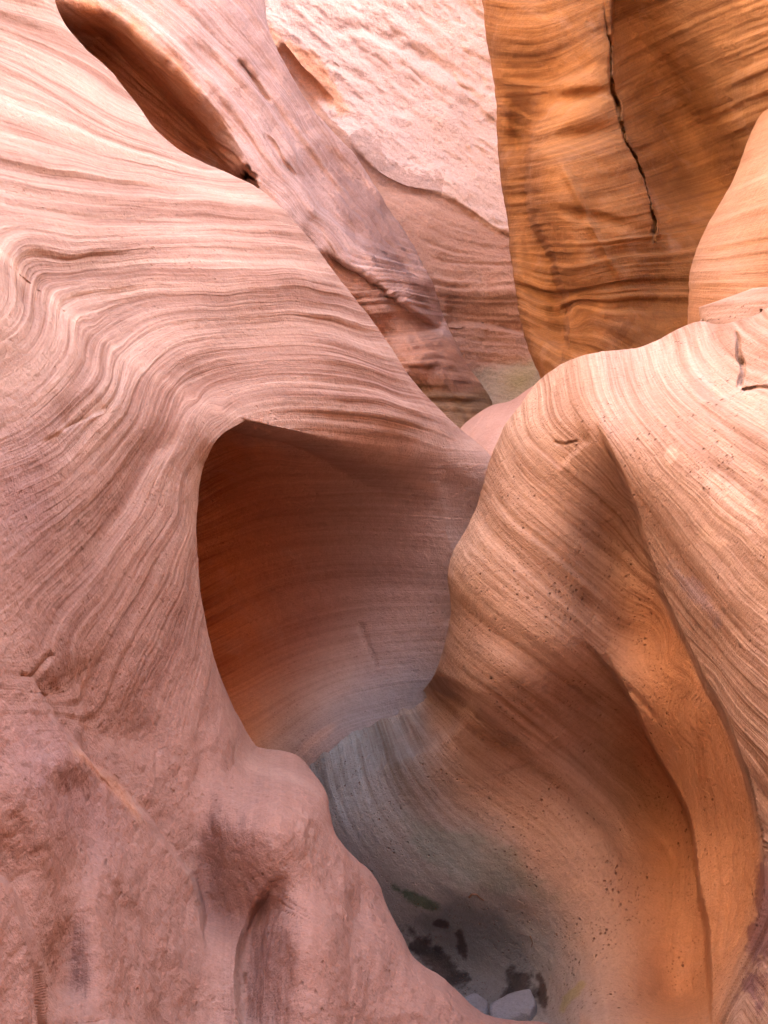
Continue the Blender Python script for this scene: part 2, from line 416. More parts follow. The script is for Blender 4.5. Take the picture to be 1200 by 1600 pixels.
def depth_B(x, y):
    c = C_f(x, y)
    d, t = sdist(x, y, SEAM)
    c = c + 0.05 * sm((-d - 30) / 60.0) - 0.026 * sm((d + 30) / 36)
    c = c + 0.05 * sm((x - 352) / 50) * sm((680 - y) / 40)
    # long groove beside the lower boss, folds of the lower left
    c = c + line_f(x, y, [(350, 1080), (318, 1150), (316, 1250), (318, 1330), (320, 1460)], 0.035, 26)
    c = c + step_f(x, y, [(30, 1050), (60, 1110), (110, 1165), (165, 1215), (215, 1270), (255, 1320), (300, 1380), (318, 1480)], 0.07, 9, 90, 0.1, side=-1)
    c = c + step_f(x, y, [(440, 1352), (408, 1385), (384, 1430), (369, 1480), (365, 1540), (366, 1660)], 0.075, 20, 60, 0.25, side=-1)
    c = c - blob_f(x, y, 465, 1290, 55, 60, 0, 0.05)
    c = c + blob_f(x, y, 560, 1430, 22, 60, 10, 0.05)
    c = c - blob_f(x, y, 500, 1480, 60, 60, 10, 0.05)
    c = c + blob_f(x, y, 300, 1600, 60, 60, 10, 0.05)
    c = c + line_f(x, y, [(100, 1180), (130, 1300), (110, 1420), (100, 1600)], 0.07, 35)
    c = c + step_f(x, y, [(-60, 1360), (0, 1380), (30, 1440), (50, 1500), (60, 1620)], 0.10, 12, 80, 0.05, side=-1)
    # broken steps in the banding
    c = c + step_f(x, y, [(180, 545 + 120), (150, 700), (100, 668), (70, 690)], 0.0, 5)
    c = c + step_f(x, y, [(330, 640), (290, 700), (240, 740), (225, 790), (190, 850), (120, 960), (60, 1050)], 0.03, 30, 50, 0.2, side=1)
    c = c + step_f(x, y, [(175, 640), (130, 660), (90, 680)], 0.03, 6, 30, 0.2, side=1)
    c = c + step_f(x, y, [(60, 690), (110, 660), (150, 645)], 0.02, 6, 30, 0.2, side=1)
    c = c + line_f(x, y, [(22, 1055), (40, 1060), (55, 1045), (80, 1020)], 0.03, 5)
    return c

S_up = [(0, [(-60, 20), (60, 60), (150, 110), (200, 150)]), (1, [(-60, 60), (60, 110), (180, 180), (250, 212)]),
        (2, [(-60, 120), (60, 165), (200, 225), (320, 262)]), (3, [(-60, 190), (100, 240), (250, 268), (390, 292)]),
        (4, [(-60, 260), (100, 290), (260, 310), (430, 322)]), (5, [(-60, 320), (100, 350), (280, 352), (470, 362)]),
        (6, [(30, 410), (110, 405), (250, 392), (400, 392), (505, 402)]),
        (7, [(70, 448), (105, 440), (200, 428), (350, 430), (450, 426), (535, 440)]),
        (8, [(150, 505), (165, 490), (240, 468), (350, 468), (450, 462), (565, 482)]),
        (9, [(188, 540), (196, 520), (260, 498), (350, 490), (470, 485), (590, 512)]),
        (10, [(225, 568), (238, 543), (300, 520), (400, 515), (500, 515), (615, 548)]),
        (11, [(262, 594), (275, 570), (330, 552), (420, 545), (520, 548), (640, 585)]),
        (12, [(310, 622), (322, 600), (370, 585), (450, 578), (550, 585), (670, 620)]),
        (13, [(350, 640), (362, 622), (420, 612), (500, 612), (600, 622), (710, 660)]),
        (14, [(385, 650), (420, 640), (500, 640), (600, 652), (740, 690)])]
S_alc = [(16, [(330, 720), (400, 690), (500, 695), (620, 700), (760, 725)]), (18, [(315, 800), (400, 760), (500, 752), (620, 750), (740, 770)]),
         (20, [(312, 860), (420, 825), (550, 812), (740, 820)]), (22, [(320, 930), (420, 885), (550, 868), (740, 880)]),
         (24, [(335, 990), (450, 935), (580, 915), (740, 920)]), (26, [(350, 1050), (450, 1000), (580, 970), (740, 965)]),
         (28, [(370, 1100), (470, 1050), (580, 1020), (740, 1010)]), (30, [(400, 1150), (490, 1090), (580, 1060), (700, 1050)]), (32, [(450, 1180), (520, 1120), (640, 1090)])]
S_pil = [(5.5, [(0, 410), (0, 470), (-60, 520)]), (6.5, [(50, 450), (40, 500), (0, 540), (-60, 560)]), (7.5, [(95, 480), (85, 530), (40, 590), (-60, 640)]),
         (8, [(130, 505), (125, 545), (90, 600), (20, 660), (-60, 690)]), (9, [(175, 538), (165, 590), (110, 650), (50, 700), (-60, 740)]),
         (10, [(212, 562), (200, 615), (150, 675), (80, 740), (-60, 800)]), (11, [(250, 588), (235, 650), (195, 710), (110, 800), (-20, 900)]),
         (12, [(290, 612), (262, 680), (225, 750), (130, 880), (0, 1000)]), (13, [(325, 630), (290, 700), (262, 780), (170, 930), (60, 1080)]),
         (14, [(375, 650), (325, 690), (295, 780), (225, 930), (120, 1110)]), (15, [(312, 760), (303, 850), (262, 960), (190, 1100), (170, 1180)]),
         (16, [(311, 900), (290, 1000), (245, 1120), (240, 1250)]), (17, [(325, 985), (305, 1080), (290, 1180), (290, 1300), (310, 1450)]),
         (18, [(350, 1065), (345, 1180), (350, 1300), (350, 1600)]), (19, [(395, 1160), (385, 1260), (370, 1400)]), (20, [(440, 1175), (440, 1280), (420, 1450), (420, 1600)]),
         (21, [(500, 1230), (500, 1330), (500, 1450), (480, 1600)]), (22, [(590, 1390), (580, 1480), (560, 1600)]),
         (17, [(100, 1190), (160, 1290), (190, 1450), (180, 1600)]), (15.5, [(20, 1150), (60, 1280), (80, 1420), (70, 1600)])]
LA = tps(pts_of(S_up + S_alc) + [(-500, 0, 1), (-500, 900, 20), (850, 1400, 45)], 1e-4)
LB = tps(pts_of(S_up + S_pil) + [(780, 760, 15.5), (700, 760, 16), (-60, 1250, 14), (0, 1400, 14.3), (0, 1600, 14.3), (-400, 0, 0), (-400, 700, 9), (-400, 1500, 13)], 2e-4)
LUP = tps(pts_of(S_up + S_pil[:10]), 1e-4)
def layer_A(x, y):
    d, t = sdist(x, y, SEAM + OVER[1:])
    k = sm((d - 6) / 60.0)
    return LB(x, y) * (1 - k) + LA(x, y) * k
def am_A(x, y):
    # smooth water-worn alcove, rough banding on the slope
    d, t = sdist(x, y, OVER + [(760, 700)])
    up = 1 - sm((d + 70) / 90.0) * sm((x - 300) / 90)
    return 0.5 + 0.7 * up
def carve_A(x, y):
    d, t = sdist(x, y, OVER + [(760, 700)])
    return 0.12 + 1.08 * (1 - sm((d + 70) / 90.0) * sm((x - 300) / 90))
def rough_B(x, y, P):
    k = sm((y - 850 - 0.5 * x) / 250)
    return k * (0.011 * fbm(P * 6.0 + 5, 3, 0.6) + 0.006 * np.abs(fbm(P * 19.0 + 9, 3, 0.6)) - 0.009 * sm((fbm(P * np.array([5.0, 5.0, 2.0]) + 31, 3) - 0.18) / 0.25))
def am_B(x, y):
    f = sm((x - 0.0) / 120) * 0.5 + 0.5
    low = sm((y - 950) / 250)
    k = 1 - sm((sdist(x, y, SEAM)[0] - 15) / 60)
    return (1.1 - 0.8 * low) * f * (1 - k) + 1.2 * k
W = lambda f: f
LIP = [(684, 1045), (668, 1072), (650, 1088), (620, 1100), (585, 1112), (550, 1128), (510, 1148), (478, 1172), (455, 1200)]
silt_A = lambda x, y, P: np.maximum(sm((y - 1000 - 0.35 * (640 - x)) / 130.0) * sm((x - 350) / 140), np.exp(-(sdist(x, y, LIP[2:])[0] / 70) ** 2))
tint_A = patches([
    (lambda x, y, P: 0.75 * (1 - sm((y - 150) / 260.0)) * (x < 400), (1.08, 1.10, 1.12)),
    (lambda x, y, P: sm((d_over(x, y) + 5) / 60) * sm((x - 250) / 60) * (1 - 0.97 * sm((x - 340) / 260)), (1.22, 0.68, 0.34)),  # warm bounce and shade of the hollow, put into the tint
    (silt_A, (0.72, 0.98, 1.22)),
    (lambda x, y, P: blob_f(x, y, 497, 1152, 36, 9, -38, 1.0, 3) , (1.25, 1.1, 1.0)),
])
def d_over(x, y): return sdist(x, y, SEAM + OVER[1:] + [(760, 700)])[0]
vein = lambda x, y, P: line_f(x, y, SEAM, 1.0, 9, 0.02) * (0.5 + 0.5 * np.tanh(fbm(P * 9, 3) * 6))
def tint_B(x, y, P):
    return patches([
        (lambda x, y, P: line_f(x, y, SEAM, 1.0, 8, 0.02) * np.clip(0.55 + 0.8 * fbm(P * 9, 3), 0, 1), (1.4, 1.5, 1.5)),
        (lambda x, y, P: sm((y - 560) / 600), (0.68, 0.56, 0.54)),  # darker toward the foot: shade of the lower pillar painted into the tint
        (lambda x, y, P: blob_f(x, y, 90, 1220, 120, 60, 50, 1.0), (0.95, 1.0, 1.18)),
        (lambda x, y, P: blob_f(x, y, 40, 760, 90, 120, 0, 1.0), (0.80, 0.76, 0.86)),
        (lambda x, y, P: line_f(x, y, [(95, 1160), (150, 1200), (195, 1245), (225, 1300)], 0.9, 6, 0.2), (1.3, 1.15, 0.9)),
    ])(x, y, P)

left_wall = bpy.data.objects.new('sculpted_rock', None); scene.collection.objects.link(left_wall)
left_wall.location = (0, 0, 0)
tag(left_wall, 'pink banded sandstone wall on the left with a dark hollow behind a curved pillar', 'rock')
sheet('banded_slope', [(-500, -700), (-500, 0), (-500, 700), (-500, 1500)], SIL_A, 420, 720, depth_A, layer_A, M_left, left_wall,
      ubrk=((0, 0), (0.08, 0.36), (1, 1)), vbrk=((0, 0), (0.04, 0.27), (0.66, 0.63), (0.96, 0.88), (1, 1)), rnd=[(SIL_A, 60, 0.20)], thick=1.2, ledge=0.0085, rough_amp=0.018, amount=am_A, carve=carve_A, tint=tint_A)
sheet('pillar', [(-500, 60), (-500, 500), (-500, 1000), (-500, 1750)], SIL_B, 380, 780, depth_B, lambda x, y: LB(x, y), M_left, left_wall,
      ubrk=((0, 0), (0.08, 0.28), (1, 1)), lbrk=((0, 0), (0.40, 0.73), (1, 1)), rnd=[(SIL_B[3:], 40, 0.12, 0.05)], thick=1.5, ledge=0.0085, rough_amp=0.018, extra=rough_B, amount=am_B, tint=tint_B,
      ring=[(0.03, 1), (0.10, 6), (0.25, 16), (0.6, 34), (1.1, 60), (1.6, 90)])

# ------------------------------------------------------------------ RIGHT ROCK with the pothole basin
SIL_R = [(1290, 440), (1200, 478), (1180, 490), (1130, 506), (1095, 500), (1060, 512), (1020, 535), (985, 546), (940, 550), (905, 558), (870, 574), (840, 596), (815, 628), (790, 660), (775, 690),
         (765, 715), (755, 750), (745, 785), (725, 830), (706, 865), (699, 900), (704, 945), (701, 975), (690, 1020), (675, 1060), (650, 1088), (620, 1100), (585, 1112), (550, 1128), (510, 1148), (478, 1172), (455, 1200), (440, 1260), (440, 1450), (480, 1750)]
# edge of the near outer slope over the orange trough, and the inner rib
EDGE_O = [(925, 640), (950, 690), (975, 745), (1000, 805), (1018, 870), (1045, 945), (1078, 1010), (1105, 1070), (1130, 1115), (1152, 1170), (1172, 1225), (1186, 1280), (1192, 1330), (1190, 1390), (1178, 1450), (1150, 1520), (1120, 1600)]
RIB = [(900, 985), (940, 1025), (985, 1085), (1012, 1140), (1040, 1195), (1068, 1245), (1084, 1290), (1092, 1340), (1098, 1400), (1107, 1450), (1110, 1520), (1112, 1620)]
R_pts = [(1290, 440, 2.5), (1200, 480, 2.85), (1100, 502, 3.1), (1000, 545, 3.2), (900, 560, 3.3), (840, 598, 3.35), (765, 715, 3.3), (700, 900, 3.2), (690, 1020, 3.3), (650, 1090, 3.6), (585, 1112, 3.76), (478, 1172, 3.76),
         (1050, 590, 2.85), (950, 620, 2.95), (870, 650, 3.05), (1150, 600, 2.6), (1290, 650, 2.0), (1000, 680, 2.68), (1100, 720, 2.4), (1200, 750, 2.1), (1290, 900, 1.75),
         (850, 750, 3.0), (800, 830, 3.02), (900, 850, 2.92), (980, 860, 2.84), (800, 950, 2.95), (900, 1000, 2.92), (1010, 980, 2.85), (750, 1080, 3.05), (850, 1120, 3.08), (950, 1100, 3.02), (980, 1180, 3.12), (1040, 1230, 3.05),
         (1060, 1080, 2.62), (1110, 1200, 2.55), (1140, 1300, 2.5), (1140, 1400, 2.42), (1100, 1380, 2.62), (1050, 1350, 2.95), (1130, 1500, 2.3),
         (640, 1180, 3.42), (560, 1200, 3.6), (540, 1280, 3.52), (700, 1250, 3.35), (800, 1220, 3.25), (900, 1260, 3.2), (980, 1330, 3.08), (620, 1380, 3.45), (720, 1400, 3.35), (820, 1400, 3.28), (920, 1430, 3.1), (1010, 1450, 2.88),
         (680, 1480, 3.52), (780, 1500, 3.45), (860, 1530, 3.2), (940, 1540, 2.82), (1000, 1560, 2.65), (1060, 1560, 2.6), (750, 1580, 3.4), (860, 1580, 3.08), (920, 1600, 2.6), (1000, 1640, 2.35), (1080, 1640, 2.3),
         (1070, 830, 2.42), (1100, 950, 2.28), (1200, 950, 1.98), (1150, 1080, 2.12), (1200, 1200, 1.92), (1290, 1200, 1.7), (1250, 1350, 1.78), (1220, 1500, 1.85), (1150, 1600, 2.0), (1290, 1600, 1.6), (600, 1700, 3.2), (900, 1750, 2.2), (1100, 1750, 2.0)]
R_f = tps(R_pts, 2e-4)
LIP = [(684, 1045), (668, 1072), (650, 1088), (620, 1100), (585, 1112), (550, 1128), (510, 1148), (478, 1172), (455, 1200)]
def depth_R(x, y):
    c = R_f(x, y)
    dl, tl = sdist(x, y, LIP)
    k = (1 - sm((np.abs(dl) - 4) / 85)) * sm(tl / 0.18)
    c = c * (1 - k) + (depth_A(x, y) + 0.015) * k
    c = c + step_f(x, y, EDGE_O, 0.27, 8, 75, (0.2, 0.15), side=1)
    c = c + blob_f(x, y, 1010, 1200, 45, 120, -35, 0.08)
    c = c + step_f(x, y, RIB, 0.40, 7, 105, (0.35, 0.1), side=1)
    c = c + step_f(x, y, [(930, 690), (905, 705), (875, 740)], 0.03, 10, 60, 0.2, side=1)
    c = c - line_f(x, y, [(1060, 980), (1082, 1080), (1088, 1200), (1092, 1300)], 0.04, 14, 0.3)
    # block broken out of the crest
    c = c + line_f(x, y, [(1150, 515), (1156, 545), (1158, 605)], 0.04, 2.2, 0.1, 4)
    c = c + line_f(x, y, [(1158, 606), (1180, 602), (1205, 606)], 0.08, 3, 0.1, 4)
    c = c + step_f(x, y, [(1090, 632), (1130, 620), (1160, 608), (1240, 600)], 0.06, 7, 60, 0.2, side=-1)
    c = c + line_f(x, y, [(862, 690), (882, 696), (905, 688)], 0.02, 2, 0.2, 5)
    c = c + line_f(x, y, [(940, 1020), (965, 1060), (1000, 1090), (1030, 1130)], 0.02, 4, 0.1, 3)
    c = c + blob_f(x, y, 925, 950, 10, 22, -35, 0.02)
    # dished bands on the face
    c = c + line_f(x, y, [(705, 930), (760, 980), (840, 1030), (920, 1090), (975, 1130)], 0.035, 24, 0.15)
    c = c + line_f(x, y, [(690, 1060), (780, 1150), (870, 1230), (960, 1300), (1000, 1400)], 0.02, 14, 0.2)
    return c
S_R = [(0, [(1110, 505), (1150, 560), (1290, 620)]), (1, [(1060, 520), (1080, 580), (1150, 640), (1290, 720)]), (2, [(1010, 540), (1030, 600), (1100, 670), (1290, 800)]),
       (3, [(975, 548), (990, 610), (1050, 690), (1150, 780), (1290, 880)]), (4, [(940, 552), (955, 620), (1010, 700), (1110, 800), (1290, 960)]),
       (5, [(905, 560), (918, 620), (975, 720), (1060, 820), (1150, 930), (1290, 1050)]), (6, [(870, 578), (885, 640), (925, 690), (985, 775)]), (6.2, [(1020, 830), (1090, 930), (1170, 1020), (1290, 1120)]),
       (7, [(840, 600), (850, 660), (910, 720), (985, 790), (1005, 830)]), (8, [(815, 628), (825, 680), (890, 740), (960, 800), (1015, 870)]), (8, [(1060, 950), (1130, 1040), (1200, 1110), (1290, 1180)]),
       (9, [(790, 662), (810, 705), (870, 765), (950, 830), (1025, 905)]), (10, [(772, 700), (800, 750), (870, 815), (950, 880), (1035, 950)]),
       (11, [(755, 755), (790, 805), (870, 870), (960, 945), (1045, 1020), (1075, 1080)]), (10, [(1110, 1050), (1170, 1130), (1290, 1230)]), (12, [(740, 800), (780, 855), (860, 925), (950, 1000), (1020, 1070), (1070, 1170)]),
       (13, [(712, 855), (760, 910), (850, 980), (930, 1045), (1000, 1110), (1045, 1190)]), (14, [(702, 920), (760, 975), (850, 1040), (930, 1100), (1000, 1160), (1060, 1240)]),
       (15, [(700, 985), (750, 1035), (830, 1095), (910, 1160), (990, 1240), (1060, 1340)]), (16, [(680, 1050), (730, 1095), (800, 1150), (890, 1220), (970, 1300), (1040, 1420)]),
       (17, [(655, 1090), (690, 1140), (760, 1200), (850, 1270), (930, 1350), (990, 1450), (1010, 1600)]), (18, [(630, 1105), (660, 1170), (740, 1250), (840, 1325), (910, 1400), (960, 1500), (975, 1600)]),
       (19, [(600, 1115), (625, 1190), (690, 1280), (790, 1365), (870, 1440), (920, 1540)]), (20, [(565, 1130), (585, 1210), (640, 1300), (730, 1400), (820, 1470), (880, 1550)]),
       (21, [(530, 1145), (545, 1220), (590, 1320), (680, 1430), (770, 1520)]), (22, [(495, 1170), (520, 1260), (580, 1370), (650, 1470)]),
       (13, [(1150, 1180), (1200, 1260), (1290, 1350)]), (16, [(1192, 1330), (1230, 1420), (1290, 1500)]),
       (9.5, [(1050, 1020), (1090, 1120), (1125, 1230), (1140, 1350), (1125, 1480)]), (11.5, [(1020, 1050), (1060, 1150), (1090, 1260), (1105, 1400)])]
_shared = [e for e in S_R[:7]]
_out = [e for e in S_R[7:] if e[1][-1][0] >= 1290]
_in = [e for e in S_R[7:] if e[1][-1][0] < 1290]
LR_in = tps(pts_of(_shared + _in), 3e-4); LR_out = tps(pts_of(_shared + _out), 3e-4)
def LR(x, y):
    d, t = sdist(x, y, EDGE_O)
    w = 1 + 9 * sm((y - 1300) / 100)
    k = sm((d / w + 3) / 6)
    return LR_in(x, y) * k + LR_out(x, y) * (1 - k)
def am_R(x, y):
    a = 1.0 - 0.75 * sm((y - 1150) / 250) * sm((1080 - x) / 60)
    a = a * (1 - 0.6 * blob_f(x, y, 1040, 1500, 120, 200, 0, 1.0))
    d, t = sdist(x, y, EDGE_O)
    a = a * (1 - 0.55 * sm((d + 5) / 12) * sm((150 - d) / 60) * sm((y - 930) / 120))
    return a
def wob(x, y, s, a, z=0.0): return a * fbm(np.stack([x / s, y / s, 0 * x + z], -1), 3)
silt_R = lambda x, y, P: sm((1150 + 0.62 * (700 - x) + y * 0 + (y - 1150) * 1.35 - (x - 560) * 1.35 + wob(x, y, 90, 60)) / 420.0 - 0.55)
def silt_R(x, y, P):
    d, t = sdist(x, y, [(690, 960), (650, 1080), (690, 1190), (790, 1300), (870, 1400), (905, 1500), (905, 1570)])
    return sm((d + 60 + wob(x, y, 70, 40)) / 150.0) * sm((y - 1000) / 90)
def stain(cx, cy, rx, ry, ang, p=3, s=14, a=0.75, z=0.0):
    def f(x, y, P):
        n = fbm(np.stack([x / s, y / s, 0 * x + z], -1), 5, 0.65) * a
        an = math.radians(ang); dx, dy = x - cx, y - cy
        u = (dx * math.cos(an) + dy * math.sin(an)) / rx; v = (-dx * math.sin(an) + dy * math.cos(an)) / ry
        return sm((1.12 - np.sqrt(u * u + v * v) + n) / 0.45)
    return f
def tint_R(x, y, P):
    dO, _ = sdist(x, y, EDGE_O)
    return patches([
        (lambda x, y, P: sm((-dO + 4) / 10) * sm((x - 900) / 60), (1.05, 1.12, 1.25)),
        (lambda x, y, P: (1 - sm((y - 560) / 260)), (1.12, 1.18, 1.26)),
        (lambda x, y, P: sm((dO - 2 + 30 * sm((y - 1330) / 120)) / (12 + 50 * sm((y - 1330) / 120))) * sm((y - 850) / 120) * sm((x - 930) / 120), (1.08, 0.84, 0.60)),
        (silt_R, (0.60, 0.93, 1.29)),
        (lambda x, y, P: line_f(x, y, [(700, 925), (760, 985), (850, 1050), (940, 1110)], 0.6, 22, 0.1), (0.62, 0.52, 0.45)),
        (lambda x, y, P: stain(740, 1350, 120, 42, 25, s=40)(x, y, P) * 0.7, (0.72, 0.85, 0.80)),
        (stain(745, 1490, 120, 75, 50, s=30, a=0.4, z=33), (0.66, 0.70, 0.76)),  # darker ragged patch over the deep pit floor
        (stain(655, 1408, 40, 11, 25), (0.35, 0.50, 0.38)),
        (stain(690, 1444, 15, 8, 10, z=3), (0.35, 0.30, 0.30)),
        (stain(722, 1476, 9, 22, -15, z=5), (0.32, 0.28, 0.28)),
        (stain(690, 1510, 22, 75, -50, z=9), (0.24, 0.22, 0.22)),
        (stain(810, 1545, 28, 32, -20, z=12), (0.24, 0.21, 0.21)),
        (stain(849, 1553, 8, 32, -8, z=15), (0.30, 0.24, 0.22)),
        (stain(895, 1555, 8, 30, 38, z=21), (0.95, 0.97, 0.66)),
        (stain(1050, 712, 14, 16, 0, z=25), (1.35, 1.45, 1.5)),
        (stain(1150, 790, 75, 24, 45, z=27, a=0.9), (1.3, 1.36, 1.45)),
        (stain(1110, 840, 20, 14, 45, z=29, a=0.9), (1.25, 1.3, 1.3)),
        (stain(1192, 1440, 26, 130, 8, z=31, a=0.9, s=22), (0.50, 0.42, 0.55)),
        (stain(1090, 930, 60, 14, 52, z=35, a=0.9, s=16), (0.82, 0.88, 1.1)),
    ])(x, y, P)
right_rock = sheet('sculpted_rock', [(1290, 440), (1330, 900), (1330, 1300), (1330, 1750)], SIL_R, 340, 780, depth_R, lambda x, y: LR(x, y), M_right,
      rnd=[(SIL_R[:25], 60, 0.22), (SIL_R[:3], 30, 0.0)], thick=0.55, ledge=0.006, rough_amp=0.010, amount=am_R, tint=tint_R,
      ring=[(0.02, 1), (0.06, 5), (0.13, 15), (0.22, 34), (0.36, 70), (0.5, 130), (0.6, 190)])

tag(right_rock, 'orange and buff banded sandstone rock curving down into a grey pothole basin', 'rock')

# ------------------------------------------------------------------ MOUND behind the gap
MND = [(1000, 560), (900, 585), (840, 600), (800, 625), (770, 632), (745, 645), (722, 664), (705, 690), (700, 730), (706, 790)]
mound = sheet('rock_mound', [(1000, 600), (1000, 680), (1000, 790)], MND, 60, 120,
      tps([(1000, 560, 5.0), (840, 600, 4.9), (722, 664, 4.75), (710, 730, 4.6), (770, 700, 4.5), (840, 700, 4.45), (1000, 700, 4.4), (800, 800, 4.3), (710, 900, 4.4), (1000, 900, 4.0)]),
      lambda x, y: (y - 600) / 60.0 + (x - 720) / 40, M_mound, rnd=[(MND, 70, 0.35)], thick=0.6, ledge=0.0, rough_amp=0.01)
tag(mound, 'small smooth pink sandstone mound in the gap behind the two near rocks', 'rock mound')

# ------------------------------------------------------------------ ORANGE WALL upper right
SIL_O = [(690, -900), (720, -300), (745, -80), (751, 0), (757, 50), (768, 110), (777, 160), (780, 230), (785, 300), (793, 350), (800, 400), (806, 450), (815, 510), (828, 560), (844, 598), (870, 700)]
O_pts = [(690, -900, 5.2), (751, 0, 5.3), (777, 160, 5.3), (793, 350, 5.2), (806, 450, 5.1), (844, 598, 4.9), (870, 700, 4.8),
         (820, 60, 5.05), (830, 180, 5.1), (815, 300, 5.0), (845, 230, 4.82), (850, 330, 4.78), (880, 430, 4.8), (900, 520, 4.8), (890, 60, 4.9), (900, 200, 4.75), (940, 100, 4.85), (950, 300, 4.72), (990, 420, 4.75),
         (960, 60, 4.9), (1010, 100, 4.95), (1010, 250, 4.9), (1050, 350, 4.95), (1080, 200, 5.05), (1110, 120, 4.9), (1140, 60, 4.6), (1200, 0, 4.25), (1060, 40, 4.85), (1140, 230, 4.95), (1200, 130, 4.35),
         (1050, 480, 4.9), (960, 520, 4.75), (1000, 600, 4.7), (1300, -100, 4.1), (1300, 300, 4.3), (1200, -900, 4.6), (900, -900, 5.0), (1400, -900, 4.2), (1400, 800, 4.0), (1000, 800, 4.5)]
O_f = tps(O_pts, 2e-4)
def depth_O(x, y):
    c = O_f(x, y)
    c = c + step_f(x, y, [(858, 170), (832, 205), (829, 260), (832, 330), (850, 375), (868, 420), (884, 470), (888, 520), (880, 575)], 0.34, 10, 50, 0.15, side=1)
    c = c + line_f(x, y, [(945, 0), (950, 60), (953, 125), (968, 158), (972, 200), (985, 228), (997, 262), (1010, 300), (1018, 330), (1026, 385)], 0.14, 1.9, 0.1, 5)
    c = c + step_f(x, y, [(950, -60), (952, 125), (972, 200), (1018, 330), (1030, 400)], 0.16, 10, 150, 0.2, side=-1)
    c = c + line_f(x, y, [(800, 440), (840, 462), (880, 478)], 0.04, 8, 0.2)
    c = c - line_f(x, y, [(868, 240), (900, 300), (940, 380), (985, 460)], 0.03, 7, 0.2)
    c = c + step_f(x, y, [(780, 130), (840, 135), (900, 125), (945, 100)], 0.05, 12, 50, 0.2, side=-1)
    c = c + blob_f(x, y, 900, 215, 70, 16, -10, 0.10) + blob_f(x, y, 905, 150, 60, 10, -8, 0.07) + blob_f(x, y, 930, 340, 60, 9, 12, 0.05) - blob_f(x, y, 975, 350, 45, 40, 0, 0.06)
    c = c + blob_f(x, y, 815, 200, 26, 70, 15, 0.12)
    c = c + step_f(x, y, [(1165, 300), (1150, 250), (1125, 170), (1085, 110), (1050, 40)], 0.0, 10)
    c = c + wob(x, y, 60, 0.03)
    c = c + blob_f(x, y, 1060, 190, 60, 190, -28, 0.34) + blob_f(x, y, 822, 330, 16, 160, -6, 0.12) - blob_f(x, y, 890, 360, 40, 150, -18, 0.10)
    return c
S_O = [(0, [(750, 20), (850, 30), (950, -10), (1100, -60), (1290, -150)]), (2, [(770, 120), (850, 120), (950, 70), (1100, 0), (1290, -90)]), (4, [(780, 200), (860, 190), (960, 150), (1080, 90), (1290, 0)]),
       (6, [(785, 270), (860, 255), (970, 225), (1080, 180), (1290, 90)]), (8, [(790, 330), (860, 322), (980, 305), (1080, 270), (1290, 200)]),
       (10, [(797, 380), (870, 375), (960, 372), (1080, 350)]), (12, [(803, 430), (880, 450), (960, 430), (1080, 420)]), (14, [(810, 470), (880, 500), (960, 480), (1080, 480)]),
       (14.5, [(900, 480), (960, 510), (1040, 545)]), (16, [(825, 530), (880, 560), (940, 590)]), (18, [(850, 640), (1000, 660)])]
orange_wall = sheet('rock_buttress', [(1400, -900), (1400, 0), (1400, 800)], SIL_O, 280, 420, depth_O, (lambda f: (lambda x, y: f(x, y)))(tps(pts_of(S_O), 1e-3)), M_orange,
      ubrk=((0, 0), (0.07, 0.28), (1, 1)), vbrk=((0, 0), (0.08, 0.5), (0.92, 0.95), (1, 1)), rnd=[(SIL_O, 45, 0.30)], thick=1.6, ledge=0.012, rough_amp=0.035, lk=2.6, rough_f=1.6,
      tint=patches([(lambda x, y, P: sm((sdist(x, y, [(1160, 330), (1150, 250), (1122, 170), (1085, 110), (1050, 40), (1030, -60)])[0] * 1.0 + 20) / 50), (1.15, 1.35, 1.75))]))  # paler right part: light on the upturned face, put into the tint
tag(orange_wall, 'deep orange layered sandstone wall at upper right with a jagged vertical crack', 'rock')

# ------------------------------------------------------------------ BULGE in front of it
SIL_G = [(1300, -60), (1230, 90), (1190, 170), (1165, 225), (1150, 270), (1130, 310), (1105, 355), (1088, 392), (1077, 430), (1074, 470), (1072, 520), (1060, 600)]
G_f = tps([(1300, -60, 4.3), (1190, 170, 4.45), (1150, 270, 4.35), (1088, 392, 4.2), (1072, 520, 4.1), (1120, 440, 3.92), (1200, 300, 3.85), (1200, 440, 3.75), (1130, 500, 3.88), (1400, 0, 3.6), (1400, 300, 3.3), (1400, 600, 3.2), (1100, 640, 3.8)])
bulge = sheet('rock_bulge', [(1400, -60), (1400, 300), (1400, 640)], SIL_G, 130, 220, G_f, tps(pts_of([(0, [(1160, 240), (1250, 200)]), (2, [(1120, 330), (1200, 300), (1300, 270)]), (4, [(1090, 390), (1200, 370), (1300, 350)]),
      (6, [(1078, 430), (1200, 425), (1300, 420)]), (8, [(1075, 470), (1200, 480)])])), M_bulge, rnd=[(SIL_G, 50, 0.25)], thick=0.9, ledge=0.006, rough_amp=0.012,
      tint=patches([(lambda x, y, P: sm((y - 430 + wob(x, y, 40, 20)) / 40), (0.95, 0.85, 0.72))]))
tag(bulge, 'rounded buff sandstone bulge at the right edge above the crest of the near rock', 'rock')

